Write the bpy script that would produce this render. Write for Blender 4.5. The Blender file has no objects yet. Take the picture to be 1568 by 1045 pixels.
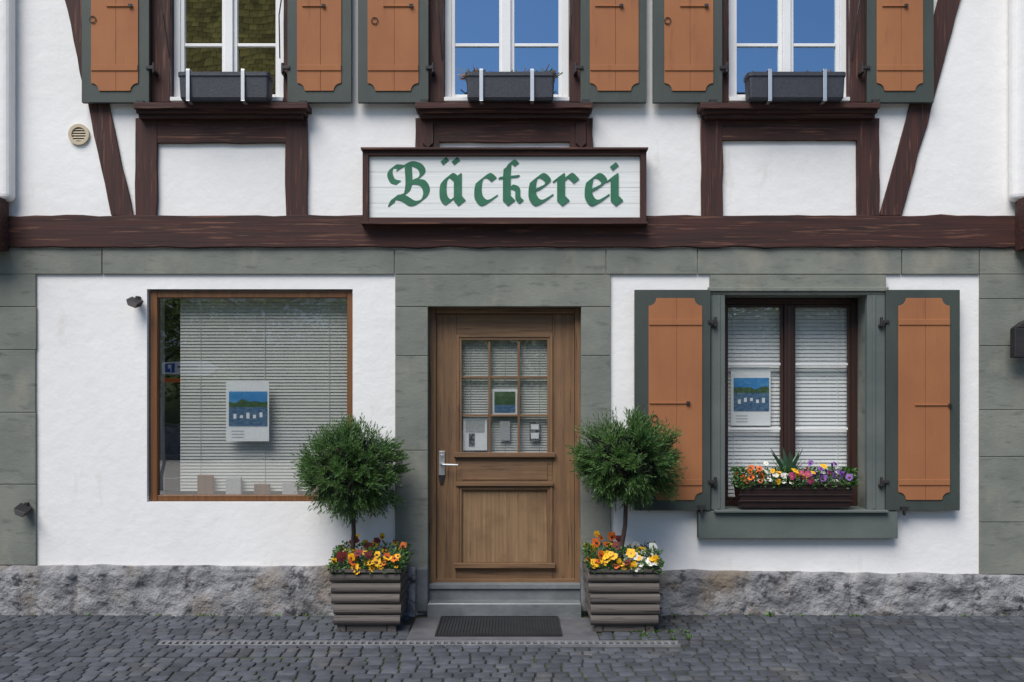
import bpy, math, random
from mathutils import Vector, noise
random.seed(7)
R=random.random
def U(a,b): return a+(b-a)*random.random()
D=7.0; CZ=1.6
# facade survey units: 200 units = 1 m, measured on the wall plane
def X(p,y=0.0): return (p-784)/200.0*(D+y)/D
def Z(p,y=0.0): return CZ+(620-p)/200.0*(D+y)/D

scene=bpy.context.scene
# ------------------------------------------------------------------ materials
def newmat(name):
    m=bpy.data.materials.new(name); m.use_nodes=True
    nt=m.node_tree
    for n in list(nt.nodes): nt.nodes.remove(n)
    out=nt.nodes.new('ShaderNodeOutputMaterial')
    return m,nt,out
def L(nt,a,b): nt.links.new(a,b)
def mat(name,c1,c2=None,scale=(6,6,6),nscale=1.0,rough=.8,bump=.0,bscale=(40,40,40),metal=0.0,
        c3=None,c3scale=(3,3,3),c3lo=.55,c3hi=.7,island=0.0,spec=.5,detail=4,lo=.3,hi=.7,bdist=.01,
        c4=None,c4scale=(2,2,2),c4lo=.5,c4hi=.7,transl=0):
    m,nt,out=newmat(name)
    p=nt.nodes.new('ShaderNodeBsdfPrincipled')
    p.inputs['Roughness'].default_value=rough; p.inputs['Metallic'].default_value=metal
    p.inputs['Specular IOR Level'].default_value=spec
    tc=nt.nodes.new('ShaderNodeTexCoord')
    def nz(sc,dt=detail):
        mp=nt.nodes.new('ShaderNodeMapping'); mp.inputs['Scale'].default_value=sc
        L(nt,tc.outputs['Object'],mp.inputs[0])
        n=nt.nodes.new('ShaderNodeTexNoise'); n.inputs['Scale'].default_value=1.0
        n.inputs['Detail'].default_value=dt; n.inputs['Roughness'].default_value=.6
        L(nt,mp.outputs[0],n.inputs[0]); return n
    c2=c2 or c1
    n=nz(scale)
    mr=nt.nodes.new('ShaderNodeMapRange'); mr.inputs[1].default_value=lo; mr.inputs[2].default_value=hi
    L(nt,n.outputs[0],mr.inputs[0])
    mx=nt.nodes.new('ShaderNodeMix'); mx.data_type='RGBA'
    mx.inputs[6].default_value=(*c1,1); mx.inputs[7].default_value=(*c2,1)
    L(nt,mr.outputs[0],mx.inputs[0])
    col=mx.outputs[2]
    for cc,cs,cl,ch in ((c3,c3scale,c3lo,c3hi),(c4,c4scale,c4lo,c4hi)):
        if cc:
            n3=nz(cs)
            m3=nt.nodes.new('ShaderNodeMapRange'); m3.inputs[1].default_value=cl; m3.inputs[2].default_value=ch
            L(nt,n3.outputs[0],m3.inputs[0])
            x3=nt.nodes.new('ShaderNodeMix'); x3.data_type='RGBA'; x3.inputs[7].default_value=(*cc,1)
            L(nt,m3.outputs[0],x3.inputs[0]); L(nt,col,x3.inputs[6]); col=x3.outputs[2]
    if island:
        g=nt.nodes.new('ShaderNodeNewGeometry')
        mi=nt.nodes.new('ShaderNodeMapRange'); mi.inputs[3].default_value=1-island; mi.inputs[4].default_value=1+island
        L(nt,g.outputs['Random Per Island'],mi.inputs[0])
        hs=nt.nodes.new('ShaderNodeHueSaturation'); L(nt,mi.outputs[0],hs.inputs['Value']); L(nt,col,hs.inputs['Color'])
        col=hs.outputs[0]
    L(nt,col,p.inputs['Base Color'])
    if transl:
        t=nt.nodes.new('ShaderNodeBsdfTranslucent'); L(nt,col,t.inputs[0])
        ms=nt.nodes.new('ShaderNodeMixShader'); ms.inputs[0].default_value=transl
        L(nt,p.outputs[0],ms.inputs[1]); L(nt,t.outputs[0],ms.inputs[2]); L(nt,ms.outputs[0],out.inputs[0])
    else: L(nt,p.outputs[0],out.inputs[0])
    if bump:
        nb=nz(bscale,4)
        b=nt.nodes.new('ShaderNodeBump'); b.inputs['Strength'].default_value=bump; b.inputs['Distance'].default_value=bdist
        L(nt,nb.outputs[0],b.inputs['Height']); L(nt,b.outputs[0],p.inputs['Normal'])
    return m
def s(r,g,b):
    f=lambda v:((v/255)/12.92 if v/255<=.04045 else ((v/255+.055)/1.055)**2.4)
    return (f(r),f(g),f(b))
def wood(name,c1,c2,axis,c3=None,bump=.4,rough=.75,fine=38,c3lo=.58,c3hi=.66,c4=None,c4lo=.5,c4hi=.7):
    st={'x':(1.2,fine,fine),'z':(fine,fine,1.2),'y':(fine,1.2,fine)}[axis]
    st3={'x':(2.5,60,60),'z':(60,60,2.5),'y':(60,2.5,60)}[axis]
    return mat(name,c1,c2,scale=st,rough=rough,bump=bump,bscale=tuple(v*1.6 for v in st),c3=c3,c3scale=st3,c3lo=c3lo,c3hi=c3hi,bdist=.006,c4=c4,c4scale=(3,3,3),c4lo=c4lo,c4hi=c4hi)

M={}
M['plaster']=mat('white_plaster',(.80,.785,.77),(.86,.85,.835),scale=(1.3,1.3,1.3),rough=.9,bump=.45,bscale=(9,9,9),bdist=.012,
                 c3=(.64,.61,.56),c3scale=(5,5,1.6),c3lo=.62,c3hi=.85,spec=.2)
M['th']=wood('timber_brown_h',s(70,36,29),s(42,23,20),'x',c3=s(104,68,52))
M['tv']=wood('timber_brown_v',s(70,36,29),s(42,23,20),'z',c3=s(100,64,50))
M['stone']=mat('sandstone_grey',s(134,136,127),s(112,115,109),scale=(2,2,3),rough=.9,bump=.35,bscale=(30,30,55),bdist=.006,
               c3=s(96,99,93),c3scale=(5,5,18),c3lo=.56,c3hi=.75,spec=.2,c4=s(150,146,132),c4scale=(3,3,2),c4lo=.55,c4hi=.8)
M['stone_dk']=mat('sandstone_painted',s(102,109,105),s(88,95,93),scale=(2,2,3),rough=.8,bump=.25,bscale=(40,40,60),bdist=.005,spec=.3)
M['plinth']=mat('plinth_limestone',s(166,165,166),s(106,106,110),scale=(6,6,6),rough=.95,bump=1,bscale=(26,26,26),bdist=.025,
                c3=s(76,75,79),c3scale=(11,11,14),c3lo=.54,c3hi=.66,spec=.2,c4=s(134,122,108),c4scale=(2,2,2),c4lo=.5,c4hi=.7)
M['green']=mat('shutter_green_grey',s(66,74,68),s(54,62,58),scale=(4,4,2),rough=.6,bump=.2,bscale=(30,30,6))
M['ochre']=mat('shutter_ochre',s(163,108,71),s(151,98,65),scale=(4,4,2),rough=.75,bump=.3,bscale=(50,50,5),bdist=.004,
               c3=s(130,86,60),c3scale=(12,12,2),c3lo=.58,c3hi=.8,spec=.3)
M['iron']=mat('black_iron',(.02,.02,.022),(.04,.035,.035),rough=.6,metal=.3,bump=.2)
M['dark']=mat('drain_slot_shade',(.006,.006,.007),rough=1)  # near-black colour painted in for the deep shade below the drain bars
M['whitep']=mat('white_window_paint',(.80,.80,.80),(.74,.74,.73),scale=(5,5,5),rough=.45)
M['framewood']=wood('varnished_frame_wood',s(122,79,42),s(90,58,32),'z',bump=.2,rough=.5)
M['dkframe']=wood('dark_window_frame',s(62,38,31),s(43,27,23),'z',bump=.15,rough=.5)
M['doorv']=wood('door_oak_v',s(136,104,72),s(102,76,52),'z',c3=s(78,57,41),bump=.35,rough=.65,fine=26,c4=s(104,77,55),c4lo=.45,c4hi=.75)
M['doorh']=wood('door_oak_h',s(134,103,72),s(102,76,53),'x',c3=s(78,57,41),bump=.35,rough=.65,fine=26,c4=s(104,77,55),c4lo=.45,c4hi=.75)
M['doorlow']=wood('door_oak_weathered',s(150,121,88),s(120,93,66),'z',c3=s(88,66,48),bump=.3,rough=.75,fine=44,c3lo=.6,c3hi=.74,c4=s(112,86,60),c4lo=.45,c4hi=.65)
M['plw']=wood('planter_wood_x',s(108,101,95),s(74,68,65),'x',c3=s(50,43,41),bump=.5,rough=.85)
M['plwy']=wood('planter_wood_y',s(108,101,95),s(74,68,65),'y',c3=s(50,43,41),bump=.5,rough=.85)
M['soil']=mat('soil',(.03,.02,.014),(.05,.035,.025),rough=1,bump=.8)
M['chrome']=mat('brushed_steel',(.7,.7,.7),(.6,.6,.6),rough=.38,metal=.9)
M['slate']=mat('rattan_slate_plastic',s(62,64,72),s(48,50,58),scale=(90,90,40),rough=.5,bump=.6,bscale=(120,120,60),bdist=.004)
M['brownbox']=mat('brown_plastic',s(52,33,30),s(42,27,25),rough=.45,bump=.1)
M['blind']=mat('blind_slat',(.60,.60,.57),(.54,.54,.52),rough=.6,island=.05)
M['curtain']=mat('white_curtain',(.86,.86,.86),(.80,.80,.82),scale=(30,30,.6),rough=.9)
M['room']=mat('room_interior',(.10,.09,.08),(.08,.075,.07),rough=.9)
M['signw']=wood('sign_white_boards',(.80,.81,.79),(.72,.74,.72),'x',bump=.35,rough=.6)
M['signg']=mat('sign_green_paint',s(46,114,84),s(36,98,72),scale=(12,12,12),rough=.6)
M['concrete']=mat('apron_concrete',s(100,100,104),s(80,80,84),scale=(4,4,4),rough=.9,bump=.4,bscale=(60,60,60),bdist=.004,c3=s(62,62,66),c3scale=(2,2,2),c3lo=.5,c3hi=.75)
M['drain']=mat('drain_galvanised',s(132,133,136),s(102,103,106),scale=(9,9,9),rough=.7)
M['slab']=mat('step_stone',s(118,122,124),s(92,97,100),scale=(5,5,8),rough=.75,bump=.3)
M['rubber']=mat('doormat_rubber',(.012,.014,.018),(.02,.022,.026),rough=.75,bump=.3)
M['sett']=mat('granite_setts',s(84,87,94),s(64,67,73),scale=(9,9,9),rough=.8,bump=.5,bscale=(70,70,70),bdist=.005,island=.26,c3=s(54,56,60),c3scale=(1.2,1.2,1.2),c3lo=.5,c3hi=.7,spec=.3,c4=s(100,99,97),c4scale=(2.3,2.3,2.3),c4lo=.56,c4hi=.8)
M['joint']=mat('joint_sand_moss',s(52,51,46),s(38,38,35),scale=(7,7,7),rough=1,c3=s(62,76,34),c3scale=(1.6,1.6,1.6),c3lo=.48,c3hi=.58,bump=.6)
M['asphalt']=mat('asphalt',(.13,.13,.13),(.10,.10,.10),scale=(2,2,2),rough=.9,bump=.3,bscale=(80,80,80))
M['paving']=mat('pale_paving',(.45,.41,.36),(.38,.35,.31),scale=(2,2,2),rough=.9)
M['mark']=mat('road_marking',(.75,.75,.72),(.65,.65,.62),scale=(9,9,9),rough=.8)
M['grassg']=mat('hill_grass',(.06,.10,.03),(.10,.13,.05),scale=(1,1,1),rough=1,bump=.8,bscale=(4,4,4),bdist=.1)
M['leaf']=mat('tree_leaf',(.11,.16,.045),(.18,.22,.07),scale=(.6,.6,.6),rough=.6,island=.5,transl=.5)
M['bark']=mat('bark',(.09,.06,.045),(.05,.035,.028),scale=(20,20,4),rough=.95,bump=.8)
M['needle']=mat('conifer_needle',s(52,88,44),s(96,128,64),scale=(7,7,7),rough=.5,island=.42,transl=.2)
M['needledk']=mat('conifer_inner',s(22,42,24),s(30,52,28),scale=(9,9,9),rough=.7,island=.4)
M['fleaf']=mat('pansy_leaf',s(48,84,34),s(74,108,48),scale=(20,20,20),rough=.5,island=.35)
M['weed']=mat('weed_leaf',s(84,116,48),s(62,90,36),scale=(9,9,9),rough=.6,island=.3)
M['yel']=mat('petal_yellow',s(236,188,14),s(224,156,8),scale=(30,30,30),rough=.6,island=.1)
M['ora']=mat('petal_orange',s(218,114,20),s(192,78,26),scale=(30,30,30),rough=.6,island=.2)
M['red']=mat('petal_brick',s(128,40,34),s(92,24,34),scale=(30,30,30),rough=.6,island=.2)
M['whi']=mat('petal_white',(.72,.72,.67),(.64,.64,.57),scale=(30,30,30),rough=.6)
M['pur']=mat('petal_purple',s(92,48,132),s(130,80,162),scale=(30,30,30),rough=.6,island=.2)
M['pink']=mat('petal_pink',s(176,52,100),s(146,38,92),scale=(30,30,30),rough=.6,island=.2)
M['blotch']=mat('petal_blotch',s(50,14,22),s(40,10,24),rough=.7)
M['agave']=mat('agave',s(64,96,72),s(84,116,88),scale=(20,20,20),rough=.5)
M['dry']=mat('dry_plant',s(150,112,66),s(110,84,50),scale=(20,20,20),rough=.9,island=.3)
M['paper']=mat('poster_paper',(.85,.85,.85),(.82,.82,.83),rough=.5)
M['skyp']=mat('poster_sky_print',s(40,120,190),s(90,160,205),scale=(3,3,9),rough=.4)
M['lakep']=mat('poster_lake_print',s(36,76,120),s(110,140,165),scale=(30,30,60),rough=.4)
M['hillp']=mat('poster_hill_print',s(46,82,50),s(84,106,76),scale=(30,30,40),rough=.4)
M['inkp']=mat('printed_ink',(.03,.03,.03),(.3,.3,.3),scale=(60,60,60),rough=.5,lo=.45,hi=.55)
M['greyp']=mat('grey_print',(.35,.35,.36),(.5,.5,.5),scale=(60,60,60),rough=.5)
M['cream']=mat('vent_cream_plastic',s(196,182,154),s(182,168,142),rough=.5)
M['blue']=mat('sign_blue',s(20,80,170),rough=.4); M['orangesign']=mat('sign_orange',s(225,110,30),rough=.4)
M['shingle']=mat('shingle_roof',s(190,166,92),s(140,124,66),scale=(1,1,1),rough=.9,island=.35)
M['roof']=mat('clay_roof_tile',s(90,62,46),s(70,50,40),scale=(3,3,3),rough=.9,bump=.5)
def glass(name,base,k,tint=(.94,.96,.95),gc=(.95,.97,.97)):
    m,nt,out=newmat(name)
    tr=nt.nodes.new('ShaderNodeBsdfTransparent'); tr.inputs[0].default_value=(*tint,1)
    gl=nt.nodes.new('ShaderNodeBsdfGlossy'); gl.inputs['Roughness'].default_value=.005
    gl.inputs['Color'].default_value=(*gc,1)
    # Schlick term from the facing ratio, identical on both sides of the pane
    lw=nt.nodes.new('ShaderNodeLayerWeight'); lw.inputs[0].default_value=.5
    pw=nt.nodes.new('ShaderNodeMath'); pw.operation='POWER'; pw.inputs[1].default_value=5
    ma=nt.nodes.new('ShaderNodeMath'); ma.operation='MULTIPLY_ADD'; ma.use_clamp=True
    ma.inputs[1].default_value=k; ma.inputs[2].default_value=base
    tc=nt.nodes.new('ShaderNodeTexCoord')
    n=nt.nodes.new('ShaderNodeTexNoise'); n.inputs['Scale'].default_value=2.5; n.inputs['Detail'].default_value=1
    b=nt.nodes.new('ShaderNodeBump'); b.inputs['Strength'].default_value=.12; b.inputs['Distance'].default_value=.01
    L(nt,tc.outputs['Object'],n.inputs[0]); L(nt,n.outputs[0],b.inputs['Height']); L(nt,b.outputs[0],gl.inputs['Normal'])
    mx=nt.nodes.new('ShaderNodeMixShader')
    L(nt,lw.outputs['Facing'],pw.inputs[0]); L(nt,pw.outputs[0],ma.inputs[0]); L(nt,ma.outputs[0],mx.inputs[0])
    L(nt,tr.outputs[0],mx.inputs[1]); L(nt,gl.outputs[0],mx.inputs[2]); L(nt,mx.outputs[0],out.inputs[0])
    return m
M['glass']=glass('window_glass',.30,.6)
M['glassk']=glass('kitchen_window_glass',.16,.6)
M['glassup']=glass('blue_reflection_glass',.58,.4,(.6,.64,.62),(.50,.74,1.0))  # blue put into the reflection colour to deepen the reflected sky
M['glassupl']=glass('plain_upper_glass',.58,.4,(.6,.64,.62),(.97,.95,.85))

# ------------------------------------------------------------------ mesh builder
class MB:
    def __init__(s): s.v=[]; s.f=[]; s.m=[]; s.mats=[]
    def mi(s,k):
        if k not in s.mats: s.mats.append(k)
        return s.mats.index(k)
    def add(s,vs,fs,k):
        o=len(s.v); s.v+= [tuple(v) for v in vs]; i=s.mi(k)
        for f in fs: s.f.append(tuple(o+a for a in f)); s.m.append(i)
    def box(s,x0,x1,y0,y1,z0,z1,k):
        if x0>x1:x0,x1=x1,x0
        if y0>y1:y0,y1=y1,y0
        if z0>z1:z0,z1=z1,z0
        s.add([(x0,y0,z0),(x1,y0,z0),(x1,y1,z0),(x0,y1,z0),(x0,y0,z1),(x1,y0,z1),(x1,y1,z1),(x0,y1,z1)],
              [(0,3,2,1),(4,5,6,7),(0,1,5,4),(1,2,6,5),(2,3,7,6),(3,0,4,7)],k)
    def pb(s,p0,p1,q0,q1,y0,y1,k,yr=None):   # survey-unit box, front face at y0
        yr=y0 if yr is None else yr
        s.box(X(p0,yr),X(p1,yr),y0,y1,Z(q0,yr),Z(q1,yr),k)
    def prism(s,poly,y0,y1,k):
        a=sum(poly[i][0]*poly[(i+1)%len(poly)][1]-poly[(i+1)%len(poly)][0]*poly[i][1] for i in range(len(poly)))
        if a<0: poly=poly[::-1]
        n=len(poly)
        vs=[(x,y0,z) for x,z in poly]+[(x,y1,z) for x,z in poly]
        fs=[tuple(range(n)),tuple(range(2*n-1,n-1,-1))]+[(i,i+n,(i+1)%n+n,(i+1)%n) for i in range(n)]
        s.add(vs,fs,k)
    def quad(s,a,b,c,d,k): s.add([a,b,c,d],[(0,1,2,3)],k)
    def tube(s,pts,r,k,n=8,r1=None):
        pts=[Vector(p) for p in pts]; vs=[]; fs=[]
        for i,p in enumerate(pts):
            t=(pts[min(i+1,len(pts)-1)]-pts[max(i-1,0)]).normalized()
            a=t.cross(Vector((0,0,1)) if abs(t.z)<.9 else Vector((1,0,0))).normalized(); b=t.cross(a)
            rr=r if r1 is None else r+(r1-r)*i/(len(pts)-1)
            for j in range(n):
                an=2*math.pi*j/n; vs.append(p+a*math.cos(an)*rr+b*math.sin(an)*rr)
        for i in range(len(pts)-1):
            for j in range(n):
                fs.append((i*n+j,i*n+(j+1)%n,(i+1)*n+(j+1)%n,(i+1)*n+j))
        fs.append(tuple(range(n))[::-1]); fs.append(tuple((len(pts)-1)*n+j for j in range(n)))
        s.add(vs,fs,k)
    def build(s,name,parent=None,bevel=0,smooth=False,seg=2):
        me=bpy.data.meshes.new(name); me.from_pydata(s.v,[],s.f)
        for k in s.mats: me.materials.append(M[k])
        me.polygons.foreach_set('material_index',s.m)
        if smooth: me.polygons.foreach_set('use_smooth',[True]*len(s.f))
        me.update()
        ob=bpy.data.objects.new(name,me); scene.collection.objects.link(ob)
        if parent: ob.parent=parent
        if bevel:
            b=ob.modifiers.new('bevel','BEVEL'); b.width=bevel; b.segments=seg; b.limit_method='ANGLE'; b.angle_limit=math.radians(40)
        return ob
def empty(name,loc=(0,0,0)):
    e=bpy.data.objects.new(name,None); scene.collection.objects.link(e); e.empty_display_size=.2
    return e

# irregular timber: a beam between two survey points, with wandering edges
def timber(mb,pts_l,pts_r,y0,y1,k,amp=.004,seg=.12):
    l0,l1=[Vector(p) for p in pts_l]; r0,r1=[Vector(p) for p in pts_r]
    n=max(3,int((l1-l0).length/seg)); A=[];B=[]
    w=(r0-l0).normalized()
    so=U(0,99)
    for i in range(n+1):
        t=i/n
        a=l0.lerp(l1,t); b=r0.lerp(r1,t)
        a=a+w*amp*noise.noise(Vector((so,t*n*.55,1)))*1.6
        b=b+w*amp*noise.noise(Vector((so,t*n*.55,9)))*1.6
        A.append((a.x,a.y)); B.append((b.x,b.y))
    mb.prism(A+B[::-1],y0,y1,k)
def tv(mb,p0,p1,q0,q1,y0,y1,k='tv'):
    timber(mb,[(X(p0,y0),Z(q0,y0)),(X(p0,y0),Z(q1,y0))],[(X(p1,y0),Z(q0,y0)),(X(p1,y0),Z(q1,y0))],y0,y1,k,amp=.007)
def th(mb,p0,p1,q0,q1,y0,y1,k='th'):
    timber(mb,[(X(p0,y0),Z(q0,y0)),(X(p1,y0),Z(q0,y0))],[(X(p0,y0),Z(q1,y0)),(X(p1,y0),Z(q1,y0))],y0,y1,k)

house=empty('half_timbered_house')
# ------------------------------------------------------------------ walls
TOPZ=8.6; HW=5.2
holes=[(X(225),X(540),Z(769),Z(443)),(X(655),X(890),0.0,Z(470)),(X(1110),X(1328),Z(780),Z(452)),
       (X(262),X(435),Z(157),5.5),(X(680),X(872),Z(157),5.5),(X(1115),X(1300),Z(157),5.5)]
mb=MB()
xs=sorted({-HW,HW,*[h[0] for h in holes],*[h[1] for h in holes]}); zs=sorted({-.1,TOPZ,*[h[2] for h in holes],*[h[3] for h in holes]})
for i in range(len(xs)-1):
    for j in range(len(zs)-1):
        cx=(xs[i]+xs[i+1])/2; cz=(zs[j]+zs[j+1])/2
        if any(h[0]<cx<h[1] and h[2]<cz<h[3] for h in holes): continue
        mb.quad((xs[i],0,zs[j]),(xs[i+1],0,zs[j]),(xs[i+1],0,zs[j+1]),(xs[i],0,zs[j+1]),'plaster')
for n,h in enumerate(holes):
    k='plaster' if n==0 else ('stone' if n<3 else 'tv'); d=.36
    a,b,c,e=h
    mb.quad((a,0,c),(a,d,c),(a,d,e),(a,0,e),k); mb.quad((b,0,c),(b,0,e),(b,d,e),(b,d,c),k)
    mb.quad((a,0,e),(a,d,e),(b,d,e),(b,0,e),k); mb.quad((a,0,c),(b,0,c),(b,d,c),(a,d,c),k)
# sides, back
mb.box(-HW,-HW+.3,0.003,9,-.1,TOPZ,'plaster'); mb.box(HW-.3,HW,0.003,9,-.1,TOPZ,'plaster'); mb.box(-HW+.3,HW-.3,8.7,9,-.1,TOPZ,'plaster')
mb.prism([(-HW,TOPZ),(HW,TOPZ),(HW,TOPZ+.02),(-HW,TOPZ+.02)],0.0,9,'room')
mb.build('walls',house)
mb=MB()
mb.add([(-HW-.3,-.3,8.5),(HW+.3,-.3,8.5),(HW+.3,4.5,12),(-HW-.3,4.5,12),(HW+.3,9.4,8.5),(-HW-.3,9.4,8.5),
        (-HW-.3,-.3,8.62),(HW+.3,-.3,8.62),(HW+.3,4.5,12.15),(-HW-.3,4.5,12.15),(HW+.3,9.4,8.62),(-HW-.3,9.4,8.62)],
       [(0,3,2,1),(3,5,4,2),(6,7,8,9),(9,8,10,11),(0,1,7,6),(5,11,10,4),(0,6,9,3),(3,9,11,5),(1,2,8,7),(2,4,10,8)],'roof')
mb.build('roof',house)
mb=MB()
for n,h in enumerate(holes):
    a,b,c,e=h; a-=.3;b+=.3;c-=.1;e+=.1;y0=.362;y1=2.4
    mb.quad((a,y1,c),(b,y1,c),(b,y1,e),(a,y1,e),'room'); mb.quad((a,y0,c),(a,y1,c),(a,y1,e),(a,y0,e),'room')
    mb.quad((b,y0,c),(b,y1,c),(b,y1,e),(b,y0,e),'room'); mb.quad((a,y0,e),(b,y0,e),(b,y1,e),(a,y1,e),'room'); mb.quad((a,y0,c),(b,y0,c),(b,y1,c),(a,y1,c),'room')
mb.build('interior_rooms',house)

mb=MB()
for sg in (-1,1):
    a=sg*3.78; b=sg*(HW+.003)
    mb.box(a,b,-.12,-.003,Z(303,-.2),TOPZ,'plaster')
mb.build('upper_side_bays',house,bevel=.05,seg=4)

# ------------------------------------------------------------------ timber frame
mb=MB()
timber(mb,[(-HW,Z(332)),(HW,Z(332))],[(-HW,Z(380)),(HW,Z(380))],-.045,.0,'th',amp=.009)
for sg in (-1,1):
    a=sg*3.825; mb.box(a,sg*(HW+.006),-.26,-.047,Z(378,-.26),Z(304,-.12),'th')
def sillgroup(p0,p1,q_end,posts,qp):
    th(mb,p0,p1,157,166,-.15,0); th(mb,p0+4,p1-4,166,173,-.12,0); th(mb,p0+8,p1-8,173,181,-.09,0); th(mb,p0+4,p1-4,181,q_end,-.03,0)
    for a,b in posts: tv(mb,a,b,181,qp,-.034,0)
sillgroup(204,471,219,[(207,240),(437,470)],331)
sillgroup(636,908,218,[(636,656),(889,908)],240)
sillgroup(1073,1348,215,[(1074,1107),(1313,1347)],331)
tv(mb,636,672,183,331,-.0335,0); tv(mb,872,908,183,331,-.0335,0)
for a in (656,889):
    mb.prism([(X(a-8),Z(190)),(X(a+8),Z(190)),(X(a+8),Z(222)),(X(a),Z(230)),(X(a-8),Z(222))],-.05,-.034,'tv')
for a,b in ((214,262),(435,458),(640,680),(872,905),(1090,1115),(1300,1340)):
    timber(mb,[(X(a),Z(158)),(X(a),5.6)],[(X(b),Z(158)),(X(b),5.6)],-.02,.0,'tv',amp=.003)
th(mb,200,480,-172,-215,-.03,0);th(mb,630,915,-172,-215,-.03,0);th(mb,1060,1360,-172,-215,-.03,0)
def brace(x0,x1,y_top,X0,X1,yb):
    timber(mb,[(X(x0),Z(y_top)),(X(X0),Z(yb))],[(X(x1),Z(y_top)),(X(X1),Z(yb))],-.022,0,'tv',amp=.008)
brace(36,68,-300,172,205,331)
brace(1517,1552,-300,1346,1380,331)
th(mb,-250,1818,-420,-470,-.04,0)
mb.build('timber_frame',house,bevel=.004)

# ------------------------------------------------------------------ stone band, pilasters, surrounds
mb=MB(); y=-.02; g=.6
for a,b in ((-256,156),(156,604),(604,928),(928,1068),(1068,1381),(1381,1500),(1500,1824)):
    mb.pb(a+g,b-g,381,420,y-U(0,.003),0,'stone')
for side,(a,b) in enumerate(((-256,55),(1500,1824))):
    qs=[420,470,536,632,742,866] if side==0 else [420,458,530,628,700,800,880]
    for i in range(len(qs)-1): mb.pb(a+g,b-g+U(-1,1),qs[i]+g*.6,qs[i+1]-g*.6,y-U(0,.003),0,'stone')
mb.pb(605,935,421,469.6,y-.004,0,'stone')
for a,b in ((605,655),(890,935)):
    for q0,q1 in ((470,545),(545,690),(690,872)):
        mb.pb(a,b,q0+.3,q1-.3,y-.002,0,'stone')
mb.build('sandstone_band_and_pilasters',house,bevel=.004)
mb=MB()
for a,b in ((637,655),(890,908)): mb.pb(a,b,870,938,-.05,0.1,'slab')
mb.build('door_base_blocks',house,bevel=.012)
mb=MB()
mb.pb(1088,1357,422,451.5,-.05,.0,'stone'); mb.pb(1084,1361,440,446,-.07,-.0505,'stone')
mb.pb(1089,1110,452,781,-.052,0,'stone_dk'); mb.pb(1328,1356,452,781,-.052,0,'stone_dk')
mb.pb(1099,1103,453,780,-.06,-.0525,'stone_dk'); mb.pb(1337,1341,453,780,-.06,-.0525,'stone_dk')
mb.pb(1070,1375,783,825,-.075,0,'stone_dk')
mb.box(X(1090),X(1352),-.11,.2,Z(783),Z(783)+.018,'stone_dk')
mb.build('kitchen_window_surround',house,bevel=.008)

# ------------------------------------------------------------------ plinth
def plinth(xa,xb,qt0,qt1,name):
    mb=MB(); nx=int((xb-xa)/.022); nz=18; vs=[];fs=[]
    joints=[]; x=xa
    while x<xb: x+=U(.45,1.2); joints.append(x)
    for j in range(nz+3):
        for i in range(nx+1):
            x=xa+(xb-xa)*i/nx; zt=Z(qt0+(qt1-qt0)*i/nx)+.016*noise.noise(Vector((x*4,0,3)))
            t=min(j/nz,1); z=-.06+(zt+.06)*t
            d=.05+.022*noise.fractal(Vector((x*5,z*6,1)),1,2,4)+.012*noise.noise(Vector((x*22,z*22,5)))
            bi=sum(1 for q in joints if q<x); d+=.012*noise.noise(Vector((bi*7.7,0,0)))
            jd=min([abs(x-q+ .02*noise.noise(Vector((z*8,q,0)))) for q in joints]+[9]);
            if jd<.014: d-=.025
            if j>nz-2 : d-=.012
            if j>nz: d=.0 if j==nz+2 else d*.5
            vs.append((x,-max(d,.004 if j<=nz else 0),z+(.004 if j>nz else 0)))
    for j in range(nz+2):
        for i in range(nx):
            a=j*(nx+1)+i; fs.append((a,a+1,a+nx+2,a+nx+1))
    mb.add(vs,fs,'plinth'); return mb.build(name,house,smooth=True)
plinth(-HW,X(637),865,868,'plinth_stone'); plinth(X(908),HW,872,884,'plinth_stone_right')

# ------------------------------------------------------------------ windows
def blinds(name,x0,x1,z0,z1,y,step=.025,k='blind'):
    mb=MB(); z=z1
    mb.box(x0,x1,y-.015,y+.02,z1,z1+.03,k)
    while z>z0:
        z-=step; mb.quad((x0,y,z),(x1,y,z),(x1,y+.009,z+step*.94),(x0,y+.009,z+step*.94),k)
    for f in (.12,.5,.88):
        xx=x0+(x1-x0)*f; mb.box(xx-.002,xx+.002,y-.004,y-.002,z0,z1,k)
    return mb.build(name,house)
def rectframe(mb,x0,x1,z0,z1,w,y0,y1,kv,kh):
    mb.box(x0,x0+w,y0,y1,z0,z1,kv); mb.box(x1-w,x1,y0,y1,z0,z1,kv)
    mb.box(x0+w+.0005,x1-w-.0005,y0+.001,y1,z0,z0+w,kh); mb.box(x0+w+.0005,x1-w-.0005,y0+.001,y1,z1-w,z1,kh)
h=holes[0]; mb=MB()
x0,x1,z0,z1=h[0]+.012,h[1]-.004,h[2]+.004,h[3]-.012
mb.box(x0,x0+.055,.03,.1,z0,z1,'framewood'); mb.box(x1-.045,x1,.03,.1,z0,z1,'framewood')
mb.box(x0+.0555,x1-.0455,.031,.1,z0,z0+.045,'framewood'); mb.box(x0+.0555,x1-.0455,.031,.1,z1-.05,z1,'framewood')
mb.build('display_window_frame',house,bevel=.005)
mb=MB(); mb.quad((x0+.05,.06,z0+.04),(x1-.04,.06,z0+.04),(x1-.04,.06,z1-.045),(x0+.05,.06,z1-.045),'glass'); mb.build('display_window_glass',house)
blinds('display_window_blinds',h[0]+.2,h[1]-.05,h[2]+.08,h[3]-.06,.15)
mb=MB(); mb.box(h[0],h[1],.12,.36,h[2]-.01,h[2]+.02,'whitep')
for i in range(5):
    a=h[0]+.35+i*.22; mb.box(a,a+.12,.1,.135,h[2]+.021,h[2]+.1+.1*R(),'greyp' if i%2 else 'framewood')
mb.build('display_window_sill_items',house,bevel=.004)
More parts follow.
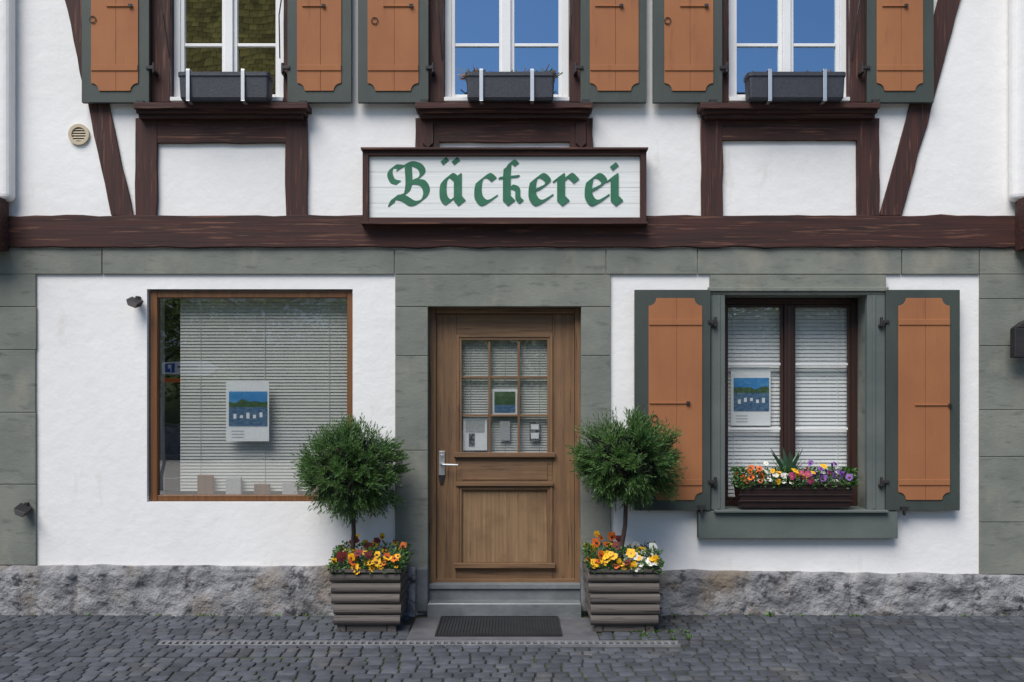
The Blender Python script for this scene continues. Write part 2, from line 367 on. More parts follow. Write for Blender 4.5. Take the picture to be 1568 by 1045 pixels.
def poster(name,p0,p1,q0,q1,y):
    mb=MB(); a,b,c,d=X(p0,y),X(p1,y),Z(q1,y),Z(q0,y); H=d-c;W=b-a
    mb.box(a,b,y,y+.003,c,d,'paper'); u=a+.07*W;v=b-.04*W
    c0=c+.25*H; c1=c+.82*H; mid=c0+(c1-c0)*.55
    mb.box(u,v,y-.0015,y-.0005,mid,c1,'skyp')
    pts=[(u,mid)]; 
    for i in range(13):
        t=i/12; pts.append((u+(v-u)*t, mid+(c1-c0)*(.16+.14*noise.noise(Vector((t*4,p0,0))))))
    pts.append((v,mid)); mb.prism(pts,y-.0028,y-.002,'hillp')
    mb.box(u,v,y-.0035,y-.0025,c0,mid-.0005,'lakep')
    for i in range(5):
        xx=u+(v-u)*(.12+.17*i); mb.box(xx,xx+W*.07,y-.0052,y-.0042,c0+H*.12+U(0,.03),c0+H*.17+U(0,.03),'paper')
    for i in range(3): mb.box(u+.02,u+W*.35,y-.0015,y-.0005,c+H*(.06+.05*i),c+H*(.075+.05*i),'greyp')
    return mb.build(name)
poster('window_poster',346,412,583,676,.072)
h=holes[2]; mb=MB(); yk=.19
rectframe(mb,h[0]+.004,h[1]-.004,h[2]+.004,h[3]-.004,.045,yk,yk+.07,'dkframe','dkframe')
xm=(h[0]+h[1])/2; mb.box(xm-.035,xm+.035,yk-.012,yk+.05,h[2]+.05,h[3]-.05,'dkframe'); mb.box(xm-.014,xm+.014,yk-.022,yk-.0125,h[2]+.06,h[3]-.06,'dkframe')
for a,b in ((h[0]+.05,xm-.036),(xm+.036,h[1]-.05)):
    rectframe(mb,a,b,h[2]+.05,h[3]-.05,.022,yk+.01,yk+.045,'dkframe','dkframe')
    for q in (558,657): mb.box(a+.0225,b-.0225,yk+.012,yk+.036,Z(q,yk)-.009,Z(q,yk)+.009,'whitep')
mb.build('kitchen_window_frame',house,bevel=.003)
mb=MB(); mb.quad((h[0]+.05,yk+.03,h[2]+.05),(h[1]-.05,yk+.03,h[2]+.05),(h[1]-.05,yk+.03,h[3]-.05),(h[0]+.05,yk+.03,h[3]-.05),'glassk'); mb.build('kitchen_window_glass',house)
blinds('kitchen_window_blinds',h[0]+.004,h[1]-.004,h[2]+.006,h[3]-.04,yk+.075,k='curtain',step=.03)
poster('window_poster',1119,1180,563,652,yk+.045)
for n,(h,mul) in enumerate(((holes[3],351),(holes[4],776),(holes[5],1204))):
    mb=MB(); yk=.05
    a,b,c,d=h[0]+.002,h[1]-.002,h[2]+.002,h[3]-.002
    rectframe(mb,a,b,c,d,.05,yk,yk+.07,'whitep','whitep')
    xm=X(mul,yk); mb.box(xm-.03,xm+.03,yk-.015,yk+.05,c+.0505,d-.0505,'whitep')
    for u,v in ((a+.0505,xm-.0305),(xm+.0305,b-.0505)):
        rectframe(mb,u,v,c+.0505,d-.0505,.028,yk+.008,yk+.05,'whitep','whitep')
        for q in (68,-60): mb.box(u+.029,v-.029,yk+.012,yk+.045,Z(q,yk)-.012,Z(q,yk)+.012,'whitep')
    mb.box(a,b,-.03,yk-.001,c,c+.03,'whitep')
    mb.build('upper_window_frame',house,bevel=.003)
    mb=MB(); mb.quad((a+.05,yk+.03,c+.05),(b-.05,yk+.03,c+.05),(b-.05,yk+.03,d-.05),(a+.05,yk+.03,d-.05),'glassupl' if n==0 else 'glassup'); mb.build('upper_window_glass',house)

# ------------------------------------------------------------------ shutters
def notched(x0,x1,z0,z1,rx):
    pts=[]; st=rx
    pts.append((x0,z0+st))
    for i in range(7):
        a=math.radians(90-90*i/6); pts.append((x0+.003+rx*.8*math.cos(a),z0+.003+rx*.8*math.sin(a)))
    pts.append((x0+st,z0)); pts.append((x1-st,z0))
    for i in range(7):
        a=math.radians(180-90*i/6); pts.append((x1-.003+rx*.8*math.cos(a),z0+.003+rx*.8*math.sin(a)))
    pts.append((x1,z0+st)); pts.append((x1,z1-st))
    for i in range(7):
        a=math.radians(270-90*i/6); pts.append((x1-.003+rx*.8*math.cos(a),z1-.003+rx*.8*math.sin(a)))
    pts.append((x1-st,z1)); pts.append((x0+st,z1))
    for i in range(7):
        a=math.radians(0-90*i/6); pts.append((x0+.003+rx*.8*math.cos(a),z1-.003+rx*.8*math.sin(a)))
    pts.append((x0,z1-st))
    return pts
def shutter(p0,p1,q0,q1,a,b,qa,qb,straps,bar,ring,hinge_side,barspan):
    e=MB(); yb=-.048; yf=-.082
    x0,x1,z0,z1=X(p0,yf),X(p1,yf),Z(q1,yf),Z(q0,yf)
    e.box(x0,x1,yf,yb,z0,z1,'green')
    u0,u1,v0,v1=X(a,yf),X(b,yf),Z(qb,yf),Z(qa,yf)
    pts=notched(u0,u1,v0,v1,.068)
    xm=(u0+u1)/2+.01
    L_=[(min(x,xm-.0008),z) for x,z in pts]; R_=[(max(x,xm+.0008),z) for x,z in pts]
    def dd(P):
        o=[]
        for p in P:
            if not o or (abs(p[0]-o[-1][0])+abs(p[1]-o[-1][1]))>1e-5: o.append(p)
        seam=[p for p in o if abs(abs(p[0]-xm)-.0008)<1e-6]
        if len(seam)>2:
            zs_=[p[1] for p in seam]; lo,hi=min(zs_),max(zs_)
            o=[p for p in o if not(abs(abs(p[0]-xm)-.0008)<1e-6 and lo+1e-5<p[1]<hi-1e-5)]
        r=[]
        for p in o:
            if p not in r: r.append(p)
        return r
    e.prism(dd(L_),yf-.008,yf-.0002,'ochre'); e.prism(dd(R_),yf-.008,yf-.0002,'ochre')
    for q in straps:
        zz=Z(q,yf); e.box(u0+.002,u1-.002,yf-.015,yf-.0085,zz-.026,zz+.018,'ochre')
        hx=x1 if hinge_side>0 else x0
        e.box(hx-.02*hinge_side,hx+.035*hinge_side,yf-.012,yf+.01,zz-.012,zz+.012,'iron')
        e.tube([(hx+.036*hinge_side,yf,zz-.035),(hx+.036*hinge_side,yf,zz+.035)],.012,'iron',8)
        e.box(hx+.02*hinge_side,hx+.05*hinge_side,yf+.01,-.0,zz-.04,zz-.02,'iron')
    zz=Z(bar,yf); e.box(X(barspan[0],yf),X(barspan[1],yf),yf-.017,yf-.0085,zz-.007,zz+.005,'ochre')
    e.box(X(barspan[1]-6,yf),X(barspan[1],yf),yf-.026,yf-.0205,zz-.014,zz+.01,'iron')
    if ring:
        cx,cz=X(ring[0],yf),Z(ring[1],yf)
        e.tube([(cx+.024*math.cos(t*math.pi/8),yf-.014,cz+.024*math.sin(t*math.pi/8)) for t in range(17)],.004,'bark',6)
    return e.build('shutter',house,bevel=.003)
shutter(972,1088,444,782,993,1075,457,766,(493,738),617,(1002,641),1,(994,1056))
shutter(1357,1470,444,782,1375,1454,457,766,(493,738),620,None,-1,(1400,1456))
for (p0,p1,a,b,hs,rg) in ((125,228,140,212,1,(143,31)),(440,538,455,523,-1,None),(548,656,563,641,1,(574,33)),
                       (889,990,903,978,-1,None),(1000,1106,1017,1092,1,(1022,33)),(1328,1430,1342,1413,-1,None)):
    bs=(a+24,b-8) if hs>0 else (a+8,b-24)
    shutter(p0,p1,-160,157,a,b,-146,140,(104,-110),10,rg,hs,bs)
mb=MB()
def hold(p,q,f=1):
    x,z=X(p,-.1),Z(q,-.1)
    mb.prism([(x-.03,z+.02),(x+.03,z+.02),(x+.022,z-.005),(x+.006,z-.012),(x+.004,z-.045),(x-.008,z-.045),(x-.01,z-.012),(x-.026,z-.005)],-.125,-.1,'iron')
    mb.tube([(x,0,z),(x,-.115,z)],.008,'iron',6)
for p,q in ((216,160),(464,160),(650,158),(897,158),(1092,158),(1340,158),(1074,778),(1384,780)): hold(p,q)
for p,q,dx in ((262,92,-22),(430,92,12),(677,92,-14),(872,92,10),(1112,92,-14),(1302,92,16)):
    mb.tube([(X(p),-.03,Z(q)),(X(p+dx*.2),-.10,Z(q-60)),(X(p+dx),-.09,Z(q-130))],.005,'iron',6)
mb.build('shutter_holdbacks',house)

# ------------------------------------------------------------------ door
def dB(mb,p0,p1,q0,q1,y0,y1,k): mb.pb(p0,p1,q0,q1,y0,y1,k,yr=.12)
mb=MB()
dB(mb,655,668,470,894,.09,.2,'doorv'); dB(mb,880,893,470,894,.09,.2,'doorv'); dB(mb,668.2,879.8,467,481,.09,.2,'doorh')
Y0=.12;Y1=.17
dB(mb,668.3,699,481.5,893,Y0,Y1,'doorv'); dB(mb,846,879.6,481.5,893,Y0,Y1,'doorv')
dB(mb,699.2,845.8,481.5,514,Y0+.001,Y1,'doorh'); dB(mb,699.2,845.8,702,742,Y0+.001,Y1,'doorh'); dB(mb,699.2,845.8,868,893,Y0+.001,Y1,'doorh')
for r,(a,b,c,d) in enumerate(((699,846,513,702),(699,846,742,870))):
    for i,(w,yy) in enumerate(((0,.104),(4,.112))):
        dB(mb,a+w,a+w+4,c+w,d-w,yy,Y0+.02,'doorv'); dB(mb,b-w-4,b-w,c+w,d-w,yy,Y0+.02,'doorv')
        dB(mb,a+w+4.1,b-w-4.1,c+w,c+w+4,yy+.001,Y0+.02,'doorh'); dB(mb,a+w+4.1,b-w-4.1,d-w-4,d-w,yy+.001,Y0+.02,'doorh')
for p in (749.5,794.5): dB(mb,p-1.8,p+1.8,521,694,.125,.155,'doorv')
for q in (578,636.5): 
    for a,b in ((707,747.6),(751.4,792.6),(796.4,838)): dB(mb,a,b,q-1.6,q+1.6,.127,.155,'doorh')
dB(mb,695,850,693,700,.085,.119,'doorh'); dB(mb,698,847,738,744,.09,.119,'doorh'); dB(mb,696,850,862,869,.08,.119,'doorh'); dB(mb,668,880,886,893,.1,.119,'doorh')
dB(mb,707,838,750,862,.138,.16,'doorlow')
dB(mb,707,838,708,735,.115,.1195,'doorh')
mb.build('wooden_door',house,bevel=.003)
mb=MB(); a,b,c,d=X(707,.14),X(838,.14),Z(694,.14),Z(521,.14)
mb.quad((a,.142,c),(b,.142,c),(b,.142,d),(a,.142,d),'glass'); mb.build('door_glass',house)
blinds('door_blind',a-.02,b+.02,c-.02,d,.175,step=.02)
mb=MB()
for p0,p1,q0,q1,k in ((709,746,640,690,'paper'),(765,781,645,675,'greyp'),(811,827,646,676,'inkp'),(754,792,596,636,'paper')):
    mb.pb(p0,p1,q0,q1,.15,.152,k)
mb.pb(713,742,643,662,.147,.149,'greyp'); mb.pb(718,727,664,684,.147,.149,'inkp'); mb.pb(757,789,600,620,.147,.149,'hillp'); mb.pb(757,789,620.2,632,.1465,.149,'lakep')
mb.pb(813,825,650,658,.1465,.149,'paper'); mb.pb(813,825,663,672,.1465,.149,'paper')
mb.build('door_notices',house)
mb=MB()
mb.pb(672,681,691,728,.105,.119,'chrome'); hx,hz=X(676.5,.1),Z(711,.1)
mb.tube([(hx,.11,hz),(hx,.05,hz),(hx+.01,.045,hz),(hx+.13,.045,hz-.004)],.009,'chrome',10)
mb.tube([(hx,.104,Z(698,.1)),(hx,.095,Z(698,.1))],.011,'chrome',12)
mb.prism([(X(671,.1),Z(728,.1)),(X(681,.1),Z(728,.1)),(X(678,.1),Z(742,.1)),(X(674,.1),Z(742,.1))],.108,.119,'iron')
mb.build('door_handle',house,bevel=.002)
mb=MB()
mb.box(X(656),X(889),.04,.3,-.05,Z(894,.05),'slab'); 
mb.box(X(656),X(889),.02,.0395,Z(903),Z(896),'slab')
mb.box(X(657),X(888),-.14,.039,-.05,.1,'slab')
mb.box(X(658),X(887),-.135,-.11,.1005,.106,'chrome')
mb.build('door_step',house,bevel=.004)

# ------------------------------------------------------------------ vent, fixtures
mb=MB(); cx,cz=X(122),Z(207)
def ring(mb,cx,cz,r0,r1,y0,y1,k,n=28):
    vs=[];fs=[]
    for i in range(n):
        a=2*math.pi*i/n; c,s_=math.cos(a),math.sin(a)
        vs+=[(cx+r0*c,y0,cz+r0*s_),(cx+r1*c,y0,cz+r1*s_),(cx+r1*c,y1,cz+r1*s_),(cx+r0*c,y1,cz+r0*s_)]
    for i in range(n):
        o=i*4;p=((i+1)%n)*4
        fs+=[(o,p,p+1,o+1),(o+1,p+1,p+2,o+2),(o+2,p+2,p+3,o+3),(o+3,p+3,p,o)]
    mb.add(vs,fs,k)
ring(mb,cx,cz,.055,.08,-.02,0,'cream')
mb.prism([(cx+.056*math.cos(i*math.pi/12),cz+.056*math.sin(i*math.pi/12)) for i in range(24)],-.004,-.001,'inkp')
for i in range(5):
    z=cz-.04+.02*i; w=math.sqrt(max(.0,.055**2-(z-cz)**2)); mb.add([(cx-w,-.016,z-.006),(cx+w,-.016,z-.006),(cx+w,-.006,z+.007),(cx-w,-.006,z+.007)],[(0,1,2,3)],'cream')
mb.build('wall_vent',house)
def lampfix(p,q,nm,sc=1):
    mb=MB(); x,z=X(p,-.08),Z(q,-.08)
    mb.box(x-.012*sc,x+.012*sc,-.05,0,z+.0*sc,z+.04*sc,'iron')
    mb.add([(x-.045*sc,-.11*sc,z+.01*sc),(x+.035*sc,-.11*sc,z-.02*sc),(x+.04*sc,-.03,z+.01*sc),(x-.04*sc,-.03,z+.04*sc),
            (x-.03*sc,-.12*sc,z-.03*sc),(x+.02*sc,-.12*sc,z-.05*sc),(x+.025*sc,-.04,z-.03*sc),(x-.03*sc,-.04,z-.01*sc)],
           [(3,2,1,0),(4,5,6,7),(0,1,5,4),(1,2,6,5),(2,3,7,6),(3,0,4,7)],'iron')
    return mb.build(nm,bevel=.004)
lampfix(207,462,'wall_spotlight',1.15); lampfix(36,780,'wall_spotlight',1.15)
mb=MB(); x=X(1564,-.15)
mb.box(x-.06,x+.1,-.17,-.1,Z(548,-.15),Z(503,-.15),'iron'); mb.box(x+.0,x+.05,-.1,0,Z(530),Z(515),'iron')
mb.prism([(x-.06,Z(503,-.15)),(x+.1,Z(503,-.15)),(x+.06,Z(488,-.15)),(x-.0,Z(494,-.15))],-.17,-.1,'iron')
mb.build('wall_lantern',bevel=.006)

# ------------------------------------------------------------------ sign
sign=empty('bakery_sign'); mb=MB(); yf=-.12
def sb(p0,p1,q0,q1,y0,y1,k): mb.pb(p0,p1,q0,q1,y0,y1,k,yr=yf)
sb(555,564,230,341,yf,-.046,'tv'); sb(981,990,230,341,yf,-.046,'tv'); sb(564.1,980.9,230,238,yf+.001,-.046,'th'); sb(564.1,980.9,333,341,yf+.001,-.046,'th')
sb(553,992,227,230.5,yf-.025,-.046,'th'); sb(553,992,340.6,344,yf-.02,-.046,'th')
mb.build('sign_frame',sign,bevel=.003)
mb=MB()
for q0,q1 in ((238.2,262),(262.3,286),(286.3,310),(310.3,332.8)): sb(564.3,980.7,q0,q1,-.088,-.046,'signw')
mb.build('sign_boards',sign,bevel=.0012,seg=1)
mb=MB(); ctr=[0]
NA=math.radians(38)
def catmull(P,n=6):
    if len(P)<3: return P
    out=[]; Q=[P[0]]+P+[P[-1]]
    for i in range(1,len(Q)-2):
        p0,p1,p2,p3=Q[i-1:i+3]
        for k in range(n):
            t=k/n
            out.append(tuple(.5*((2*p1[j])+(-p0[j]+p2[j])*t+(2*p0[j]-5*p1[j]+4*p2[j]-p3[j])*t*t+(-p0[j]+3*p1[j]-3*p2[j]+p3[j])*t**3) for j in (0,1)))
    out.append(P[-1]); return out
def stroke(P,w=7.6,curve=True):
    P=catmull(P) if curve else P
    nx,ny=math.cos(NA)*w,-math.sin(NA)*w; th_=.8
    tx,ty=math.sin(NA)*th_,math.cos(NA)*th_
    for i in range(len(P)-1):
        pts=[]
        for c in (P[i],P[i+1]):
            for sx in (-1,1):
                for sy in (-1,1): pts.append((c[0]+sx*nx+sy*tx,c[1]+sx*ny+sy*ty))
        pts=sorted(set(pts)); lo=[];up=[]
        cr=lambda o,a,b:(a[0]-o[0])*(b[1]-o[1])-(a[1]-o[1])*(b[0]-o[0])
        for p in pts:
            while len(lo)>=2 and cr(lo[-2],lo[-1],p)<=0: lo.pop()
            lo.append(p)
        for p in reversed(pts):
            while len(up)>=2 and cr(up[-2],up[-1],p)<=0: up.pop()
            up.append(p)
        hull=lo[:-1]+up[:-1]
        ctr[0]+=1; yy=-.0895-ctr[0]*.00002
        mb.prism([(X(a,-.09),Z(b,-.09)) for a,b in hull],yy,-.0885+ctr[0]*.0000001,'signg')
S=stroke
# B
S([(614,256),(603,256),(597,265),(601,277),(610,280)],4.6); S([(625,254),(626,280),(622,296),(610,302)],6.2)
S([(611,259),(627,251),(642,255),(647,265),(640,274),(629,279)],5.2); S([(629,279),(646,280),(653,292),(648,305),(633,312),(618,304),(605,303),(599,313)],5.8)
# a umlaut
S([(684,274),(679,282),(679,301),(686,310),(694,304)],6.2); S([(680,278),(690,269),(699,275)],5.2); S([(701,270),(701,304),(707,311)],7.2,False)
for x in (681,698): S([(x-1.5,245),(x+1.5,249)],5.8,False)
# c
S([(734,278),(732,288),(733,302),(742,311),(757,303)],6.6); S([(735,277),(747,269),(756,275)],5.2)
# k
S([(777,256),(776,270),(776,304),(783,311)],7.0,False); S([(777,258),(784,248),(791,252)],4.2); S([(765,273),(794,270)],2.0,False)
S([(783,286),(792,290),(793,303),(798,309)],4.2)
def eL(o):
    S([(o+10,277),(o+8,288),(o+9,302),(o+18,311),(o+35,302)],6.6); S([(o+10,277),(o+22,269),(o+32,277),(o+26,285),(o+12,292)],5.0)
eL(807); eL(893)
# r
S([(852,275),(859,270),(859,304),(866,311)],7.0,False); S([(862,278),(872,269),(882,277)],5.4)
# i
S([(934,275),(941,270),(941,304),(948,311)],7.0,False); S([(939,253),(942,257)],5.8,False)
mb.build('sign_lettering',sign)

# ------------------------------------------------------------------ window boxes (upper)
def upbox(p0,p1,straps,dry):
    e=empty('window_flower_box'); mb=MB(); y0=-.23;y1=-.06
    x0,x1=X(p0,y0),X(p1,y0); z0,z1=Z(152,y0),Z(110,y0)
    r=.03
    def ringpts(ins,z):
        pts=[]
        for cx,cy,a0 in ((x1-r,y0+r,-90),(x1-r,y1-r,0),(x0+r,y1-r,90),(x0+r,y0+r,180)):
            for i in range(5):
                a=math.radians(a0+90*i/4); pts.append((cx+(r-ins)*math.cos(a),cy+(r-ins)*math.sin(a),z))
        return pts
    levels=[(.028,z0),(.016,z0+.02),(.008,z1-.03),(.0,z1-.028),(.0,z1),(.014,z1),(.016,z1-.03)]
    vs=[]; 
    for i,z in levels: vs+=ringpts(i,z)
    n=20; fs=[tuple(range(n))[::-1]]
    for l in range(len(levels)-1):
        for i in range(n): fs.append((l*n+i,l*n+(i+1)%n,(l+1)*n+(i+1)%n,(l+1)*n+i))
    mb.add(vs,fs,'slate'); mb.add(ringpts(.0165,z1-.025),[tuple(range(n))],'soil')
    mb.build('trough',e)
    mb=MB()
    for p in straps:
        x=X(p,y0); mb.box(x-.014,x+.014,y0-.008,y0-.002,z0-.01,z1+.012,'chrome'); mb.box(x-.014,x+.014,y0-.008,y1+.02,z1+.0125,z1+.018,'chrome')
        mb.box(x-.014,x+.014,y0-.008,.0,z0-.016,z0-.0105,'chrome'); 
    mb.build('brackets',e,bevel=.002)
    mb=MB()
    for i in range(dry):
        bx=U(x0+.03,x1-.03); by=U(y0+.03,y1-.03); a=U(0,6.28); l=U(.02,.07)
        if dry>150 and R()<.4: bx=random.choice((x0+.04,x0+.09,x1-.05,x1-.1))+U(-.04,.04); l*=1.4
        d=Vector((math.cos(a),math.sin(a)*.6,U(.0,.9))); w=Vector((-math.sin(a),math.cos(a),.2))*.005
        p=Vector((bx,by,z1-.015)); q=p+d*l
        mb.quad(p-w,p+w,q+w*.4+Vector((0,0,-.01)),q-w*.4,random.choice(('dry','dry','fleaf') if dry>100 else ('fleaf','dry')))
    mb.build('plants',e)
upbox(271,412,(288,372),110); upbox(712,851,(737,815),620); upbox(1146,1297,(1179,1263),140)

# ------------------------------------------------------------------ flowers
def leafq(mb,p,d,l,w,k):
    d=d.normalized(); sd=d.cross(Vector((U(-1,1),U(-1,1),U(.2,1)))).normalized()*w
    up=sd.cross(d).normalized()*l*.12
    mb.add([p,p+d*l*.5+sd+up,p+d*l,p+d*l*.5-sd+up],[(0,1,2,3)],k)
def pansy(mb,c,nrm,r,kp,kb):
    nrm=nrm.normalized(); a=nrm.cross(Vector((0,0,1))).normalized(); b=a.cross(nrm)*-1
    if b.z<0: b=-b
    def petal(ang,dist,rr,off,k):
        cc=c+(a*math.cos(ang)+b*math.sin(ang))*dist*r+nrm*off
        vs=[cc+(a*math.cos(t*math.pi/4+.2)+b*math.sin(t*math.pi/4+.2))*rr*r*(1+.08*((t%2)*2-1))+nrm*U(-.001,.002) for t in range(8)]
        mb.add(vs,[tuple(range(8))],k)
    petal(2.2,.5,.55,0,kp[0]); petal(.95,.5,.55,.0015,kp[0]); petal(3.4,.5,.5,.003,kp[1]); petal(-.25,.5,.5,.0045,kp[1]); petal(-1.57,.5,.58,.006,kp[1])
    petal(-1.57,.18,.34 if kb=='blotch' else .16,.0085,kb); 
    petal(0,.0,.10,.0105,'ora')
def pansies(name,x0,x1,y0,y1,z,patches,n,h=.07,parent=None,r=.024):
    mb=MB()
    for i in range(n*24):
        p=Vector((U(x0,x1),U(y0,y1),z+U(-.02,h*.8)))
        if R()<.25: p.x=random.choice((x0,x1))+U(-.02,.02)
        if R()<.2: p.y=y0-U(0,.03); p.z=z+U(-.03,.05)
        d=Vector((U(-1,1),U(-1,.6),U(-.1,1))); leafq(mb,p,d,U(.02,.045),U(.006,.011),'fleaf')
    for i in range(n):
        t=(i+R())/n; x=x0+(x1-x0)*t+U(-.01,.01); yy=U(0,1)
        y=y0+(y1-y0)*yy; zz=z+h*(.35+.65*yy)*U(.5,1.25)
        if R()<.45: y=y0-.015; zz=z+h*U(-.05,.85)
        for pa in patches:
            if pa[0]<=t<=pa[1]: k=random.choice(pa[2]); break
        kp,kb={'y':(('yel','yel'),'blotch'),'Y':(('yel','yel'),'ora'),'o':(('ora','ora'),'blotch'),'r':(('red','red'),'blotch'),
               'w':(('whi','whi'),'yel'),'W':(('whi','whi'),'blotch'),'p':(('pur','pur'),'blotch'),'k':(('pink','pink'),'yel'),'yr':(('red','yel'),'blotch')}[k]
        pansy(mb,Vector((x,y,zz)),Vector((U(-.8,.8),-1,U(-.2,1.4))),r*U(.7,1.25),kp,kb)
        mb.tube([(x,y+.012,zz-.05),(x,y+.004,zz)],.0015,'fleaf',4)
    return mb.build(name,parent)

# planters
def planter(px0,px1):
    e=empty('wooden_planter'); y0=-.60;y1=-.08
    x0=X(px0,y0);x1=X(px1,y0); mb=MB(); H=.425; zb=.05; n=5; hh=(H-zb)/n
    def slat_x(y,sgn,z,a,b):
        vs=[];m=9
        for xx in (a,b):
            for i in range(m):
                t=math.pi*i/(m-1); vs.append((xx+(.006*math.sin(z*90)),y-sgn*math.sin(t)*.03,z-math.cos(t)*hh*.49))
        fs=[(i,i+m,i+m+1,i+1) for i in range(m-1)]+[tuple(range(m)),tuple(range(2*m-1,m-1,-1)),(0,m-1,2*m-1,m)]
        mb.add(vs,fs,'plw')
    def slat_y(x,sgn,z,a,b):
        vs=[];m=9
        for yy in (a,b):
            for i in range(m):
                t=math.pi*i/(m-1); vs.append((x+sgn*math.sin(t)*.03,yy,z-math.cos(t)*hh*.49))
        fs=[(i,i+m,i+m+1,i+1) for i in range(m-1)]+[tuple(range(m)),tuple(range(2*m-1,m-1,-1)),(0,m-1,2*m-1,m)]
        mb.add(vs,fs,'plwy')
    for i in range(n):
        z=zb+hh*(i+.5); j=U(-.01,.01); tp=.018*(n-1-i)/n
        slat_x(y0+.03,1,z,x0+j+tp,x1+j-tp); slat_x(y1-.03,-1,z,x0+j+tp,x1+j-tp)
        slat_y(x0+.03+tp,-1,z,y0+.03,y1-.03); slat_y(x1-.03-tp,1,z,y0+.03,y1-.03)
    mb.build('slats',e,smooth=False)
    mb=MB()
    for xx in (x0+.04,x1-.1):
        for yy in (y0+.034,y1-.094): mb.box(xx,xx+.06,yy,yy+.06,0.0,H-.01,'plwy')
    mb.box(x0+.042,x1-.042,y0+.032,y1-.032,.06,.08,'plwy'); 
    mb.box(x0-.005,x1+.005,y0-.01,y0+.05,H,H+.022,'plw'); mb.box(x0-.005,x1+.005,y1-.05,y1+.01,H,H+.022,'plw')
    mb.box(x0-.004,x0+.055,y0+.051,y1-.051,H+.001,H+.0215,'plwy'); mb.box(x1-.055,x1+.004,y0+.051,y1-.051,H+.001,H+.0215,'plwy')
    mb.box(x0+.105,x1-.105,y0+.04,y1-.04,.0,.05,'plw')
    mb.build('frame_and_feet',e,bevel=.004)
    mb=MB(); mb.box(x0+.04,x1-.04,y0+.04,y1-.04,.3,H-.002,'soil'); mb.build('soil',e)
    return x0,x1,y0,y1,H+.02
a=planter(506,614)
pansies('pansy_flowers',a[0]+.01,a[1]-.01,a[2]+.02,a[3]-.05,a[4],[(0,.3,'yyor'),(.3,.62,['y','r','Y','r']),(.62,1,['y','o','yr','y','o'])],54,h=.15,r=.03)
b=planter(902,1012)
pansies('pansy_flowers',b[0]+.01,b[1]-.01,b[2]+.02,b[3]-.05,b[4],[(0,.42,'YYYyo'),(.42,.55,'rY'),(.55,1,['w','w','w','Y'])],54,h=.15,r=.03)

# topiary
def topiary(cx,cy,cz,rx,rz,bx,zb):
    e=empty('topiary_tree')
    mb=MB(); P=[Vector((bx,cy,zb-.05)),Vector((bx-.006,cy,zb+.1)),Vector(((bx+cx)/2+.008,cy,(zb+cz-rz)/2+.06)),Vector((cx,cy,cz-rz*.6)),Vector((cx,cy,cz))]
    mb.tube(P,.02,'bark',9,.013)
    for i in range(26):
        a=U(0,6.28); t=U(-.5,1); d=Vector((math.cos(a),math.sin(a),t)).normalized()
        s0=Vector((cx,cy,cz-rz*.6+U(0,.25))); q=Vector((cx+d.x*rx*.8,cy+d.y*rx*.8,cz+d.z*rz*.8))
        mb.tube([s0,s0.lerp(q,.5)+Vector((0,0,-.01)),q],.007,'bark',5,.003)
    mb.build('trunk_and_limbs',e,smooth=True)
    mb=MB()
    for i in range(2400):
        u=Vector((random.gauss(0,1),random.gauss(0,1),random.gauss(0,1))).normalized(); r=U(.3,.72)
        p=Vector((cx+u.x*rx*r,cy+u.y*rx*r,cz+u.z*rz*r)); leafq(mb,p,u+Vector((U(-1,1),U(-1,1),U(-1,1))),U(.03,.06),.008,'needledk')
    def sprig(p,g,ln,n):
        sd=g.cross(Vector((U(-1,1),U(-1,1),U(-1,1)))).normalized(); up=g.cross(sd)
        for k in range(n):
            t=k/(n-1); q=p+g*ln*t+Vector((0,0,-.012))*t*t
            an=(k*2.4); o=(sd*math.cos(an)+up*math.sin(an))
            d=(g*1.1+o*(1.0-.6*t)).normalized(); l=U(.034,.052)*(1.1-.4*t)
            w=d.cross(g).normalized()*.0034
            mb.add([q-w*.5,q+d*l*.45-w,q+d*l,q+d*l*.45+w],[(0,1,2,3)],'needle')
    for c in range(170):
        u=Vector((random.gauss(0,1),random.gauss(0,1),random.gauss(0,1))).normalized()
        lump=U(.70,1.08)+.16*noise.noise(Vector((u.x*2.4+cx*7,u.y*2.4,u.z*2.4)))
        C=Vector((cx+u.x*rx*.76*lump,cy+u.y*rx*.76*lump,cz+u.z*rz*.76*lump))
        G=(u+Vector((0,0,U(.1,.7) if u.z>-.4 else -.2))).normalized()
        for i in range(11):
            g=(G+Vector((U(-.6,.6),U(-.6,.6),U(-.5,.6)))).normalized()
            sprig(C+Vector((U(-.02,.02),U(-.02,.02),U(-.02,.02))),g,U(.05,.135)*(1.25 if u.z>.4 else 1),13)
    mb.build('crown_foliage',e)
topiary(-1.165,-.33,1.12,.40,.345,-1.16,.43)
topiary(.835,-.33,1.195,.41,.31,.80,.43)

